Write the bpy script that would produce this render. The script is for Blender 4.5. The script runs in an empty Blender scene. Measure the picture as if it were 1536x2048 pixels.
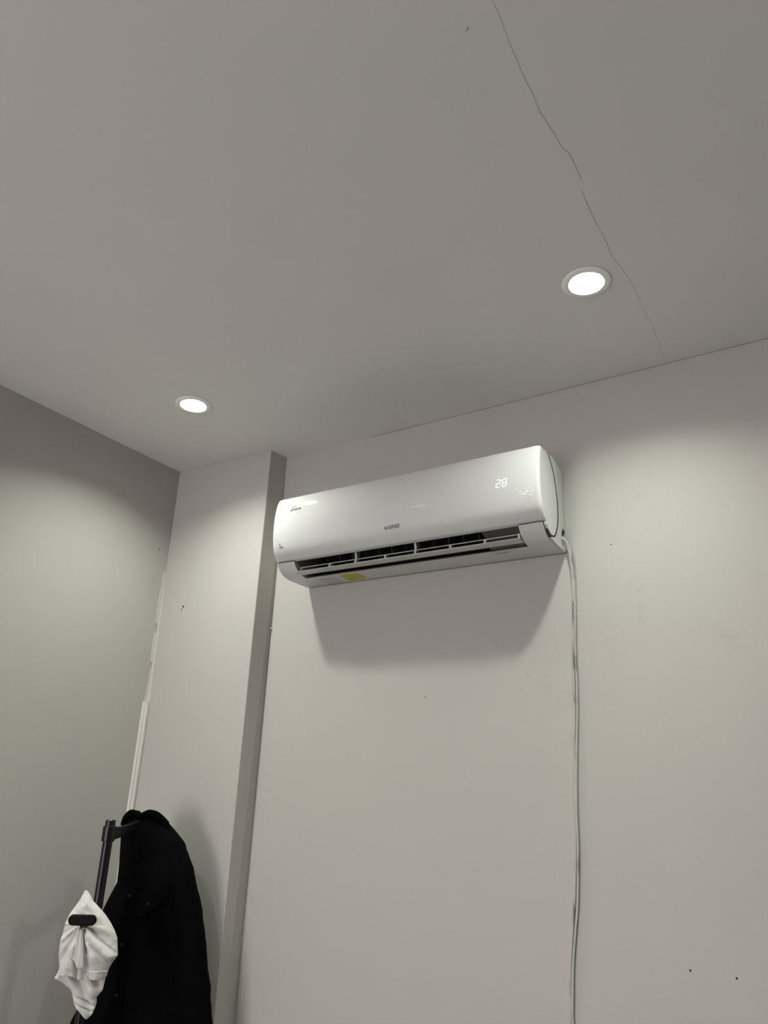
import bpy, bmesh, math
import numpy as np
from mathutils import Vector, Matrix, noise
scene = bpy.context.scene
COL = scene.collection

# ------------------------------------------------------------------ camera
cam_data = bpy.data.cameras.new('camera')
cam = bpy.data.objects.new('camera', cam_data)
COL.objects.link(cam)
YAW, PITCH, ROLL = 0.5744, 0.3632, 0.0407
fwd = Vector((-math.sin(YAW) * math.cos(PITCH), math.cos(YAW) * math.cos(PITCH), math.sin(PITCH)))
right0 = Vector((math.cos(YAW), math.sin(YAW), 0))
up0 = right0.cross(fwd)
rgt = right0 * math.cos(ROLL) + up0 * math.sin(ROLL)
upv = -right0 * math.sin(ROLL) + up0 * math.cos(ROLL)
m = Matrix((rgt, upv, -fwd)).transposed().to_4x4()
m.translation = Vector((2.0623, -1.8561, 1.7835))
cam.matrix_world = m
cam_data.sensor_fit = 'HORIZONTAL'
cam_data.sensor_width = 36
cam_data.lens = 1510.3 / 1536 * 36
cam_data.clip_start = 0.02
scene.camera = cam

# ------------------------------------------------------------------ world, exposure
world = bpy.data.worlds.new('world'); scene.world = world
world.use_nodes = True
world.node_tree.nodes['Background'].inputs[0].default_value = (0.5, 0.5, 0.5, 1)
world.node_tree.nodes['Background'].inputs[1].default_value = 0.0
vs = scene.view_settings
scene.display_settings.display_device = 'sRGB'
vs.view_transform = 'Standard'; vs.look = 'None'; vs.gamma = 1; vs.use_curve_mapping = False
vs.exposure = 0.0
LAMP_STRENGTH = 850.0          # radiance of every downlight's diffuser
LAMP_COLOR = (0.955, 1.0, 0.895)
FILL_COLOR = (1.0, 0.95, 0.96); FILL_STRENGTH = 9.6     # assumed window behind the viewer, added as fill light on the back wall
scene.cycles.diffuse_bounces = 6
scene.cycles.max_bounces = 8

# ------------------------------------------------------------------ materials
def mat(name, color, rough=0.5, spec=0.5, metal=0.0, coat=0.0, emit=None, strength=0.0):
    mt = bpy.data.materials.new(name); mt.use_nodes = True
    b = mt.node_tree.nodes['Principled BSDF']
    b.inputs['Base Color'].default_value = (*color, 1)
    b.inputs['Roughness'].default_value = rough
    b.inputs['Specular IOR Level'].default_value = spec
    b.inputs['Metallic'].default_value = metal
    b.inputs['Coat Weight'].default_value = coat
    b.inputs['Coat Roughness'].default_value = 0.04
    if emit:
        b.inputs['Emission Color'].default_value = (*emit, 1)
        b.inputs['Emission Strength'].default_value = strength
    return mt

class NT:
    def __init__(s, mt): s.t = mt.node_tree; s.b = s.t.nodes['Principled BSDF']
    def n(s, typ, **kw):
        x = s.t.nodes.new(typ)
        for k, v in kw.items(): setattr(x, k, v)
        return x
    def l(s, a, b): s.t.links.new(a, b)
    def coords(s): return s.n('ShaderNodeNewGeometry').outputs['Position']
    def noise(s, scale, detail=3, vec=None, rough=0.5):
        x = s.n('ShaderNodeTexNoise'); x.inputs['Scale'].default_value = scale
        x.inputs['Detail'].default_value = detail; x.inputs['Roughness'].default_value = rough
        s.l(vec if vec is not None else s.coords(), x.inputs['Vector'])
        return x.outputs['Fac']
    def math(s, op, a, b=None, clamp=False):
        x = s.n('ShaderNodeMath', operation=op, use_clamp=clamp)
        for i, v in enumerate((a, b)):
            if v is None: continue
            if isinstance(v, (int, float)): x.inputs[i].default_value = v
            else: s.l(v, x.inputs[i])
        return x.outputs[0]
    def maprange(s, v, a, b, c, d):
        x = s.n('ShaderNodeMapRange'); s.l(v, x.inputs[0])
        for i, k in enumerate((a, b, c, d)): x.inputs[i + 1].default_value = k
        return x.outputs[0]
    def mix(s, fac, c1, c2):
        x = s.n('ShaderNodeMix', data_type='RGBA')
        if isinstance(fac, (int, float)): x.inputs[0].default_value = fac
        else: s.l(fac, x.inputs[0])
        for i, c in ((6, c1), (7, c2)):
            if isinstance(c, tuple): x.inputs[i].default_value = (*c, 1)
            else: s.l(c, x.inputs[i])
        return x.outputs[2]
    def bump(s, h, strength=0.2, dist=0.001):
        x = s.n('ShaderNodeBump'); x.inputs['Strength'].default_value = strength
        x.inputs['Distance'].default_value = dist; s.l(h, x.inputs['Height'])
        s.l(x.outputs[0], s.b.inputs['Normal'])
    def spots(s, pts):
        """soft blobs (0..1) at world points (x,y,z,rx,ry,rz)"""
        out = None
        pos = s.coords()
        for (x, y, z, rx, ry, rz) in pts:
            mp = s.n('ShaderNodeMapping', vector_type='TEXTURE')
            mp.inputs['Location'].default_value = (x, y, z)
            mp.inputs['Scale'].default_value = (rx, ry, rz)
            s.l(pos, mp.inputs['Vector'])
            ln = s.n('ShaderNodeVectorMath', operation='LENGTH'); s.l(mp.outputs[0], ln.inputs[0])
            v = s.maprange(ln.outputs['Value'], 0.35, 1.0, 1.0, 0.0)
            out = v if out is None else s.math('MAXIMUM', out, v)
        return out

WALLC = (0.447, 0.43, 0.405)
def plaster(name, color, spots=(), amount=0.25, relief=0.25):
    mt = mat(name, color, rough=0.55, spec=0.25); t = NT(mt)
    c = t.mix(t.maprange(t.noise(1.3, 3), 0.35, 0.65, 0, 1), tuple(k * 0.975 for k in color), tuple(min(1, k * 1.02) for k in color))
    if spots:
        f = t.spots(spots)
        f = t.math('MULTIPLY', f, t.maprange(t.noise(40, 6, None, 0.7), 0.46, 0.75, 0.0, 1.0), True)
        f = t.math('MULTIPLY', f, amount)
        c = t.mix(f, c, tuple(k * 0.45 for k in color))
    t.l(c, t.b.inputs['Base Color'])
    h = t.math('ADD', t.noise(9, 2), t.math('MULTIPLY', t.noise(160, 3), 0.15))
    t.bump(h, relief, 0.004)
    return mt
M_wall = plaster('wall_paint', WALLC, [
    (1.34, 0, 2.147, .014, .05, .035), (1.325, 0, 2.11, .012, .05, .03), (1.305, 0, 2.02, .012, .05, .05),
    (1.37, 0, 2.07, .03, .05, .03), (1.40, 0, 2.02, .012, .05, .03),
    (1.79, 0, 2.155, .035, .05, .03), (1.83, 0, 2.15, .03, .05, .035),
    (1.61, 0, 2.30, .03, .05, .03), (1.62, 0, 2.23, .012, .05, .05), (1.535, 0, 2.16, .02, .05, .01),
    (0.46, 0, 1.50, .02, .05, .02), (1.245, 0, 2.185, .03, .05, .02)], 0.3)
M_column = plaster('column_paint', WALLC, [(0.06, -.084, 2.42, .025, .05, .03), (0.10, -.084, 2.55, .05, .05, .03), (0.08, -.084, 2.38, .02, .05, .012)], 0.22)
M_leftwall = plaster('left_wall_paint', WALLC, [(0, -.14, 2.46, .05, .03, .03), (0, -.125, 2.33, .05, .02, .02)], 0.2)
CEILC = (0.73, 0.72, 0.70)
M_ceiling = plaster('ceiling_paint', CEILC, [(0.03, -.70, 2.9, .03, .03, .05)], 0.35, 0.12)
M_floor = mat('floor_tile', (0.72, 0.70, 0.66), rough=0.35); t = NT(M_floor)
t.l(t.mix(t.noise(3, 4), (0.19, 0.185, 0.175), (0.24, 0.235, 0.225)), t.b.inputs['Base Color'])
M_darkwall = plaster('low_bounce_wall', (0.16, 0.155, 0.15))  # unseen right wall, coloured dark to cut bounce light
M_joint = mat('joint_shadow', (0.16, 0.155, 0.145), 0.8, 0.1)
M_crack = mat('crack_shadow', (0.47, 0.46, 0.44), 0.8, 0.1)
M_residue = mat('plaster_residue', (0.58, 0.57, 0.53), 0.6, 0.2)
M_hole = mat('hole_dark', (0.03, 0.028, 0.025), 0.9, 0.1)

M_ac = mat('ac_white_plastic', (0.60, 0.602, 0.592), rough=0.32, spec=0.5)
M_panel = mat('ac_gloss_panel', (0.60, 0.602, 0.592), rough=0.6, spec=0.3, coat=0.9); t = NT(M_panel)
dirt = t.spots([(1.425, -.19, 2.60, .03, .08, .03), (1.42, -.19, 2.50, .03, .08, .03), (1.40, -.19, 2.475, .03, .08, .015),
                (1.435, -.17, 2.46, .03, .08, .02), (0.60, -.19, 2.51, .02, .08, .02), (0.60, -.19, 2.465, .02, .08, .015),
                (0.82, -.19, 2.465, .03, .08, .02), (1.446, -.13, 2.50, .03, .03, .05)])
dirt = t.math('MULTIPLY', dirt, t.maprange(t.noise(60, 5, None, 0.7), 0.52, 0.78, 0, 0.5), True)
t.l(t.mix(dirt, (0.60, 0.602, 0.592), (0.36, 0.34, 0.31)), t.b.inputs['Base Color'])
M_acgrey = mat('ac_gap_grey', (0.30, 0.30, 0.29), rough=0.6)
M_gapshade = mat('ac_gap_shade', (0.07, 0.07, 0.065), 0.7, 0.1)  # dark colour that paints the shade inside narrow gaps
M_duct = mat('ac_duct_dark', (0.018, 0.019, 0.02), rough=0.5, spec=0.3)
M_vane = mat('ac_vane_dark', (0.06, 0.065, 0.07), rough=0.45)
M_motor = mat('ac_motor_cover', (0.08, 0.08, 0.078), rough=0.5)
M_blade = mat('ac_flap', (0.50, 0.502, 0.49), rough=0.3, spec=0.5)
M_ink = mat('print_grey', (0.17, 0.17, 0.165), 0.5)
M_inkdark = mat('print_black', (0.05, 0.055, 0.05), 0.5)
M_green = mat('print_green', (0.30, 0.52, 0.43), 0.5)
M_yellow = mat('label_yellow', (0.48, 0.42, 0.015), 0.5)
M_yellow2 = mat('label_yellow_corner', (0.55, 0.40, 0.02), 0.5)
M_clearlabel = mat('label_silver', (0.66, 0.66, 0.66), 0.35)
M_digit = mat('digit_glow', (0.9, 0.9, 0.95), 0.4, emit=(0.86, 0.88, 1.0), strength=0.62)
M_film = mat('tape_film', (0.86, 0.87, 0.85), rough=0.12, spec=0.8, coat=1.0); t = NT(M_film)
t.bump(t.noise(140, 2), 1.0, 0.004)

M_cable = mat('cable_jacket', (0.62, 0.64, 0.58), rough=0.35); t = NT(M_cable)
st = t.n('ShaderNodeMapping'); st.inputs['Scale'].default_value = (90, 90, 16); t.l(t.coords(), st.inputs['Vector'])
g = t.maprange(t.noise(1.0, 3, st.outputs[0]), 0.52, 0.66, 0, 0.8)
t.l(t.mix(g, (0.44, 0.45, 0.415), (0.13, 0.12, 0.105)), t.b.inputs['Base Color'])
M_duct_pvc = mat('pvc_white', (0.66, 0.65, 0.60), rough=0.3)
M_pvc = M_duct_pvc
M_fillpane = mat('fill_light_pane', (0.8, 0.8, 0.8), 0.6, emit=FILL_COLOR, strength=FILL_STRENGTH)
M_black = mat('rack_black', (0.007, 0.007, 0.008), rough=0.3, spec=0.35)
M_blackgloss = mat('rack_cap_black', (0.003, 0.003, 0.0035), rough=0.45, spec=0.1)

def cloth_mat(name, c1, c2, rough, scale, bump):
    mt = mat(name, c1, rough=rough, spec=0.2); t = NT(mt)
    t.l(t.mix(t.noise(14, 3), c1, c2), t.b.inputs['Base Color'])
    w = t.math('ADD', t.noise(scale, 2), t.math('MULTIPLY', t.noise(28, 3), 2.5))
    t.bump(w, bump, 0.002)
    return mt
M_jacket = cloth_mat('jacket_fabric', (0.0010, 0.0011, 0.0014), (0.0022, 0.0022, 0.0027), 0.9, 900, 0.35); M_jacket.node_tree.nodes['Principled BSDF'].inputs['Specular IOR Level'].default_value = 0.05
M_button = mat('snap_button', (0.006, 0.006, 0.0065), rough=0.5, metal=0.0, spec=0.2)
M_shirt = cloth_mat('white_cotton', (0.60, 0.585, 0.56), (0.65, 0.635, 0.61), 0.9, 1100, 0.25)
M_shirt.node_tree.nodes['Principled BSDF'].inputs['Subsurface Weight'].default_value = 0.15
M_shirt.node_tree.nodes['Principled BSDF'].inputs['Subsurface Radius'].default_value = (0.01, 0.01, 0.01)
M_rimshade = mat('lamp_rim_shade', (0.45, 0.45, 0.43), 0.7)  # grey that paints the gap shadow round the lamp ring
M_ring = mat('lamp_ring_white', (0.90, 0.90, 0.88), 0.35)
M_reflector = mat('lamp_reflector', (0.13, 0.13, 0.13), 0.45)
M_led = mat('led_diffuser', (0.9, 0.9, 0.9), 0.5, emit=LAMP_COLOR, strength=LAMP_STRENGTH)

# ------------------------------------------------------------------ helpers
def mesh_obj(name, verts, faces, material, parent=None, smooth=False, bevel=None, solid=None, subsurf=None, angle=None):
    me = bpy.data.meshes.new(name)
    me.from_pydata([tuple(v) for v in verts], [], faces); me.update()
    bm = bmesh.new(); bm.from_mesh(me)
    if not solid: bmesh.ops.recalc_face_normals(bm, faces=bm.faces)
    bm.to_mesh(me); bm.free()
    return link(name, me, material, parent, smooth, bevel, solid, subsurf, angle)
def link(name, me, material, parent=None, smooth=False, bevel=None, solid=None, subsurf=None, angle=None):
    o = bpy.data.objects.new(name, me); COL.objects.link(o)
    me.materials.append(material)
    if smooth:
        for p in me.polygons: p.use_smooth = True
        if angle: me.set_sharp_from_angle(angle=math.radians(angle))
    if parent is not None: o.parent = parent; o.matrix_parent_inverse = parent.matrix_world.inverted()
    if solid:
        md = o.modifiers.new('solid', 'SOLIDIFY'); md.thickness = solid; md.offset = 0
    if subsurf:
        md = o.modifiers.new('sub', 'SUBSURF'); md.levels = md.render_levels = subsurf
    if bevel:
        md = o.modifiers.new('bevel', 'BEVEL'); md.width = bevel; md.segments = 3; md.limit_method = 'ANGLE'; md.angle_limit = math.radians(35)
    return o
class MB:
    def __init__(s): s.v = []; s.f = []
    def add(s, v, f):
        k = len(s.v); s.v += [tuple(p) for p in v]; s.f += [tuple(i + k for i in q) for q in f]
    def box(s, x0, x1, y0, y1, z0, z1):
        v = [(x, y, z) for z in (z0, z1) for y in (y0, y1) for x in (x0, x1)]
        s.add(v, [(0, 2, 3, 1), (4, 5, 7, 6), (0, 1, 5, 4), (2, 6, 7, 3), (0, 4, 6, 2), (1, 3, 7, 5)])
    def ext_x(s, pts, x0, x1, axis_off=None):
        n = len(pts)
        s.add([(x0, p[0], p[1]) for p in pts] + [(x1, p[0], p[1]) for p in pts],
              [tuple(range(n))[::-1], tuple(range(n, 2 * n))] + [(i, (i + 1) % n, n + (i + 1) % n, n + i) for i in range(n)])
    def prism(s, poly, vec):
        n = len(poly); vec = Vector(vec)
        s.add(list(poly) + [Vector(p) + vec for p in poly],
              [tuple(range(n))[::-1], tuple(range(n, 2 * n))] + [(i, (i + 1) % n, n + (i + 1) % n, n + i) for i in range(n)])
    def tube(s, path, rad, seg=12, sx=1.0):
        """round tube along path; rad a number or a list"""
        P = [Vector(p) for p in path]; n = len(P)
        R = rad if isinstance(rad, (list, tuple)) else [rad] * n
        rings = []; prev = None
        for i in range(n):
            d = (P[min(i + 1, n - 1)] - P[max(i - 1, 0)]).normalized()
            a = Vector((0, 0, 1)) if abs(d.z) < 0.9 else Vector((0, 1, 0))
            if prev is not None: a = prev
            e1 = (a - d * a.dot(d)).normalized(); e2 = d.cross(e1); prev = e1
            rings.append([P[i] + (e1 * math.cos(2 * math.pi * k / seg) + e2 * math.sin(2 * math.pi * k / seg) * sx) * R[i] for k in range(seg)])
        v = [p for r in rings for p in r]; f = []
        for i in range(n - 1):
            for k in range(seg):
                f.append((i * seg + k, i * seg + (k + 1) % seg, (i + 1) * seg + (k + 1) % seg, (i + 1) * seg + k))
        f.append(tuple(range(seg))[::-1]); f.append(tuple(range((n - 1) * seg, n * seg)))
        s.add(v, f)
    def lathe(s, prof, c, seg=48):
        """closed lathe round z: prof list of (r,z)"""
        v = []; f = []; n = len(prof)
        for k in range(seg):
            a = 2 * math.pi * k / seg
            for r, z in prof: v.append((c[0] + r * math.cos(a), c[1] + r * math.sin(a), c[2] + z))
        for k in range(seg):
            for i in range(n - 1):
                a0 = k * n + i; b0 = ((k + 1) % seg) * n + i
                f.append((a0, b0, b0 + 1, a0 + 1))
        s.add(v, f)
    def build(s, name, material, parent=None, **kw): return mesh_obj(name, s.v, s.f, material, parent, **kw)
def empty(name, loc, label, cat, group=None):
    o = bpy.data.objects.new(name, None); COL.objects.link(o)
    o.location = loc; o.empty_display_size = 0.05
    o['label'] = label; o['category'] = cat
    if group: o['group'] = group
    bpy.context.view_layer.update()
    return o
def tag(o, label=None, cat=None, group=None, kind=None):
    for k, v in (('label', label), ('category', cat), ('group', group), ('kind', kind)):
        if v: o[k] = v
    return o
def lerp_rows(rows, z):
    zs = [r[0] for r in rows][::-1]
    return [float(np.interp(z, zs, [r[k] for r in rows][::-1])) for k in range(1, len(rows[0]))]

# ------------------------------------------------------------------ room
H = 2.9; RX = 7.0; RY = -5.0; T = 0.12
def struct(name, mb, material, label, **kw):
    o = mb.build(name, material, **kw); o['kind'] = 'structure'; o['label'] = label; return o
mb = MB(); mb.box(-T, RX + T, RY - T, T, -0.1, 0)
floor = struct('floor', mb, M_floor, 'plain grey beige floor of the room')
LAMPS = [(0.431, -0.443), (1.662, -0.430), (0.431, -1.42), (1.662, -1.42), (0.437, -2.42), (1.662, -2.42), (0.437, -3.5), (1.662, -3.5)]
HR, HD = 0.0395, 0.029                     # radius and depth of the cut-outs for the recessed lamps
mb = MB(); mb.box(-T, RX + T, RY - T, T, H, H + 0.1)
ceiling = struct('ceiling', mb, M_ceiling, 'smooth grey white painted ceiling with a hairline crack')
mb = MB()
for lx, ly in LAMPS: mb.tube([(lx, ly, H - 0.05), (lx, ly, H + HD + 0.003)], HR, 40)
cut = mb.build('cut', M_ceiling)
md = ceiling.modifiers.new('holes', 'BOOLEAN'); md.operation = 'DIFFERENCE'; md.solver = 'EXACT'; md.object = cut
bpy.context.view_layer.update()
me = bpy.data.meshes.new_from_object(ceiling.evaluated_get(bpy.context.evaluated_depsgraph_get()))
ceiling.modifiers.clear(); ceiling.data = me
bpy.data.objects.remove(cut)
mb = MB(); mb.box(-T, RX + T, 0, T, 0, H)
wall_back = struct('wall_back', mb, M_wall, 'warm grey painted wall carrying the air conditioner')
mb = MB(); mb.box(-T, 0, RY, 0, 0, H)
wall_left = struct('wall_left', mb, M_leftwall, 'grey painted wall at the left of the corner')
mb = MB(); mb.box(RX, RX + T, RY, 0, 0, H)
wall_right = struct('wall_right', mb, M_darkwall, 'unseen wall at the right side, darkened to cut bounce light')
WX0, WX1, WZ0, WZ1 = 0.1, 1.5, 0.6, 2.5
mb = MB(); mb.box(-T, WX0, RY - T, RY, 0, H); mb.box(WX1, RX + T, RY - T, RY, 0, H); mb.box(WX0, WX1, RY - T, RY, 0, WZ0); mb.box(WX0, WX1, RY - T, RY, WZ1, H)
wall_front = struct('wall_front', mb, M_wall, 'painted wall behind the viewer')
mb = MB(); n_p = 2; pw = (WX1 - WX0) / n_p
for k in range(n_p + 1): mb.box(WX0 + k * pw - (0.0 if k == 0 else 0.04 if k == n_p else 0.02), WX0 + k * pw + (0.04 if k == 0 else 0.0 if k == n_p else 0.02), RY - 0.07, RY - 0.02, WZ0, WZ1)
mb.box(WX0, WX1, RY - 0.07, RY - 0.02, WZ0, WZ0 + 0.04); mb.box(WX0, WX1, RY - 0.07, RY - 0.02, WZ1 - 0.04, WZ1)
fill_win = struct('fill_window_1', mb, M_pvc, 'assumed white framed window behind the viewer, added for fill light')
for k in range(n_p):
    mb = MB(); mb.box(WX0 + k * pw + 0.02, WX0 + (k + 1) * pw - 0.02, RY - 0.05, RY - 0.044, WZ0 + 0.03, WZ1 - 0.03)
    mb.build('fill_pane', M_fillpane, fill_win)
# boxed pier in the corner (front face slightly out of square, as in the photograph)
mb = MB()
top = [(0, -0.088, H), (0.434, -0.076, H), (0.443, 0, H), (0, 0, H)]
bot = [(0, -0.084, 0), (0.448, -0.090, 0), (0.437, 0, 0), (0, 0, 0)]
mb.add(bot + top, [(0, 3, 2, 1), (4, 5, 6, 7), (0, 1, 5, 4), (1, 2, 6, 5), (2, 3, 7, 6), (3, 0, 4, 7)])
wall_corner = struct('wall_corner', mb, M_column, 'painted boxed pier that juts out in the corner', bevel=0.002)
# baseboards (below the frame)
mb = MB(); mb.box(0.45, RX, -0.012, -0.0005, 0, 0.08); struct('baseboard_back', mb, M_duct_pvc, 'white baseboard under the air conditioner wall')
mb = MB(); mb.box(0.0005, 0.012, RY, -0.12, 0, 0.08); struct('baseboard_left', mb, M_duct_pvc, 'white baseboard of the left wall')

# hairline crack in the ceiling, open joint at the top of the wall
def ribbon(pts, w, normal, off):
    mb = MB(); n = Vector(normal); P = [Vector(p) + n * off for p in pts]
    for i in range(len(P) - 1):
        d = (P[i + 1] - P[i]).normalized(); s_ = d.cross(n) * 0.5
        w0 = w[i] if isinstance(w, list) else w; w1 = w[i + 1] if isinstance(w, list) else w
        a, b = P[i], P[i + 1]
        mb.prism([a - s_ * w0, b - s_ * w1, b + s_ * w1, a + s_ * w0], n * -off * 0.9)
    return mb
crk = [(1.751, -1.20), (1.749, -1.133), (1.748, -1.102), (1.745, -1.07), (1.743, -1.043), (1.740, -.984), (1.741, -.95), (1.738, -.916), (1.741, -.885), (1.744, -.854), (1.745, -.817), (1.751, -.807), (1.752, -.77), (1.751, -.730)]
crk2 = [(1.742, -.706), (1.740, -.655), (1.739, -.605), (1.741, -.565), (1.740, -.528), (1.737, -.485), (1.743, -.45), (1.748, -.412), (1.750, -.36), (1.750, -.307), (1.748, -.26), (1.750, -.216), (1.746, -.11), (1.739, -.004)]
import random
random.seed(4)
cw = [0.0005, 0.0005, 0.0004, 0.0005, 0.0010, 0.0012, 0.0012, 0.0016, 0.0016, 0.0016, 0.0017, 0.0015, 0.0020, 0.0014]
cw2 = [0.0014, 0.0018, 0.0012, 0.0010, 0.0012, 0.0010, 0.0008, 0.0008, 0.0009, 0.0007, 0.0007, 0.0006, 0.0008, 0.0007]
mb = ribbon([(x, y, H) for x, y in crk], cw, (0, 0, -1), 0.0004)
m2 = ribbon([(x, y, H) for x, y in crk2], cw2, (0, 0, -1), 0.0004); mb.add(m2.v, m2.f)
mb.build('crack', M_crack, ceiling)
jp = [(x, 0, H - 0.0014 - 0.0012 * noise.noise(Vector((x * 7, 0, 0)))) for x in np.arange(0.80, 3.0, 0.02)]
jw = [0.0008 + 0.0016 * max(0, noise.noise(Vector((x[0] * 5, 3, 0))) + 0.1) for x in jp]
ribbon(jp, jw, (0, -1, 0), 0.0005).build('joint_crack', M_joint, wall_back)
mb = MB(); mb.tube([(1.693, -1.111, H - 0.0002), (1.696, -1.113, H - 0.0015), (1.700, -1.114, H - 0.0002)], [0.0008, 0.0012, 0.0006], 8)
mb.build('paint_chip', M_residue, ceiling, smooth=True)
# torn strips of old adhesive in the corner above the trunking
strips = []
def strip_left(y0, y1, z0, z1, th=0.002):      # lies on the left wall
    strips.append((0.0, th, y0, y1, z0, z1))
mbx = MB()
def ragged(xa, pts_l, pts_r, out):
    """closed prism between two ragged vertical edges; xa: maps (s) to world point, out: outward vector"""
    poly = [xa(*p) for p in pts_l] + [xa(*p) for p in pts_r[::-1]]
    mbx.prism(poly, out)
L = lambda y, z: Vector((0.0002, y, z)); C = lambda x, z: Vector((x, -0.0865, z))
ragged(L, [(-0.0982, 2.445), (-0.0999, 2.40), (-0.0999, 2.33), (-0.0970, 2.325)], [(-.0888, 2.445), (-.0888, 2.40), (-.0888, 2.34), (-.0888, 2.325)], (0.0022, 0, 0))
ragged(L, [(-0.0953, 2.515), (-0.0982, 2.49), (-0.0976, 2.46), (-0.0953, 2.445)], [(-.0888, 2.515), (-.0888, 2.49), (-.0888, 2.45), (-.0888, 2.445)], (0.002, 0, 0))
ragged(L, [(-0.0970, 2.29), (-0.0982, 2.26), (-0.0982, 2.20), (-0.0947, 2.19)], [(-.0888, 2.29), (-.0888, 2.26), (-.0888, 2.20), (-.0888, 2.19)], (0.002, 0, 0))
ragged(L, [(-0.0912, 2.17), (-0.0941, 2.12), (-0.0965, 2.07), (-0.0959, 2.057)], [(-.0888, 2.17), (-.0888, 2.12), (-.0888, 2.07), (-.0888, 2.057)], (0.002, 0, 0))
ragged(C, [(.001, 2.50), (.001, 2.40), (.001, 2.30), (.001, 2.20), (.001, 2.057)], [(.004, 2.50), (.009, 2.42), (.008, 2.30), (.010, 2.18), (.014, 2.057)], (0, -0.0012, 0))
o = mbx.build('adhesive_residue', M_residue, wall_left); o['label'] = 'ragged pale strips left where trunking was torn off'
def hole(name, loc, nrm, r, parent):
    mb = MB(); n = Vector(nrm); c = Vector(loc)
    a = Vector((0, 0, 1)) if abs(n.z) < .5 else Vector((1, 0, 0)); b = n.cross(a)
    pts = [c + (a * math.cos(k * math.pi / 5) * r * (1 + .25 * math.sin(k * 2.3)) + b * math.sin(k * math.pi / 5) * r) for k in range(10)]
    mb.prism(pts, n * 0.0004); return mb.build(name, M_hole, parent)
hole('screw_hole', (0.112, -0.0856, 2.375), (0, -1, 0), 0.003, wall_corner)
mb = MB(); mb.tube([(0.1085, -0.086, 2.372), (0.1075, -0.0885, 2.370), (0.108, -0.0885, 2.366)], [0.002, 0.0028, 0.001], 8)
mb.build('plaster_crumb', M_residue, wall_corner, smooth=True)
hole('screw_hole', (0.0, -.129, 2.585), (1, 0, 0), 0.0025, wall_left)
hole('screw_hole', (1.657, 0, 1.478), (0, -1, 0), 0.0022, wall_back)
hole('screw_hole', (1.745, 0, 1.476), (0, -1, 0), 0.0022, wall_back)
hole('screw_hole', (1.558, 0, 2.416), (0, -1, 0), 0.0016, wall_back)
hole('screw_hole', (1.020, 0, 2.050), (0, -1, 0), 0.0016, wall_back)
mb = MB(); mb.tube([(0.443, -0.001, 2.290), (0.446, -0.006, 2.288), (0.447, -0.002, 2.284)], [0.002, 0.003, 0.0015], 8)
mb.build('plaster_crumb', M_residue, wall_back, smooth=True)

# ------------------------------------------------------------------ cable trunking in the corner
tr = empty('cable_trunking', (0.0, -0.09, 0), 'white plastic cable trunking standing upright in the corner behind the black jacket', 'trunking')
def trunk_pts(pl): return [Vector((x, y, 0.0)) for x, y in pl]
mb = MB(); mb.prism([Vector((x, y, 0.0)) for x, y in [(0.0004, -0.0885), (0.0004, -0.1045), (0.0065, -0.1045), (0.0085, -0.1025), (0.0085, -0.0885)]], (0, 0, 2.058))
mb.build('trunking_cover', M_duct_pvc, tr, bevel=0.0008)
mb = MB(); mb.prism([Vector((x, y, 0.0)) for x, y in [(0.0088, -0.0885), (0.0088, -0.0965), (0.0165, -0.0965), (0.0165, -0.0885)]], (0, 0, 2.055))
mb.build('trunking_base', M_duct_pvc, tr, bevel=0.0006)

# ------------------------------------------------------------------ recessed downlights
def downlight(x, y, label, copy_of=None):
    r = empty('recessed_downlight', (x, y, H), label, 'lamp', 'round recessed downlights in the ceiling')
    if copy_of is None:
        mb = MB(); mb.lathe([(0.0392, -0.0004), (0.0386, -0.0024), (0.0395, -0.0040), (0.0415, -0.0048), (0.0525, -0.0036), (0.0550, -0.0020), (0.0552, -0.0004), (0.0392, -0.0004)], (x, y, H))
        mb.build('trim_ring', M_ring, r, smooth=True, angle=40)
        mb = MB(); mb.lathe([(0.0386, -0.0022), (0.0376, HD), (0.0390, HD), (0.0392, -0.0004), (0.0386, -0.0022)], (x, y, H))
        mb.build('reflector', M_reflector, r, smooth=True, angle=40)
        mb = MB(); mb.lathe([(0.0, HD - 0.006), (0.018, HD - 0.005), (0.030, HD - 0.003), (0.0374, HD), (0.0374, HD + 0.002), (0.0, HD + 0.002)], (x, y, H))
        mb.build('diffuser', M_led, r, smooth=True, angle=50)
        mb = MB(); mb.lathe([(0.0553, -0.0003), (0.0560, -0.0003), (0.0560, -0.0005), (0.0553, -0.0006), (0.0553, -0.0003)], (x, y, H))
        mb.build('rim_shade', M_rimshade, r)  # thin band painted in as the shadow at the ring's edge
    else:
        for ch in copy_of.children:
            c = ch.copy(); COL.objects.link(c); c.parent = r
            c.matrix_parent_inverse = ch.matrix_parent_inverse.copy()
    return r
d0 = downlight(0.431, -0.443, 'lit round recessed downlight in the ceiling near the left corner')
downlight(1.662, -0.430, 'lit round recessed downlight in the ceiling right beside the hairline crack', d0)
for x, y, lb in [(0.431, -1.42, 'lit recessed downlight in the second row, nearest the left wall'),
                 (1.662, -1.42, 'lit recessed downlight in the second row, just above the view'),
                 (0.437, -2.42, 'lit recessed downlight in the third row, nearest the left wall'),
                 (1.662, -2.42, 'lit recessed downlight in the third row, to the right'),
                 (0.437, -3.5, 'lit recessed downlight in the fourth row, nearest the left wall'),
                 (1.662, -3.5, 'lit recessed downlight in the fourth row, to the right')]:
    downlight(x, y, lb, d0)

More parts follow.
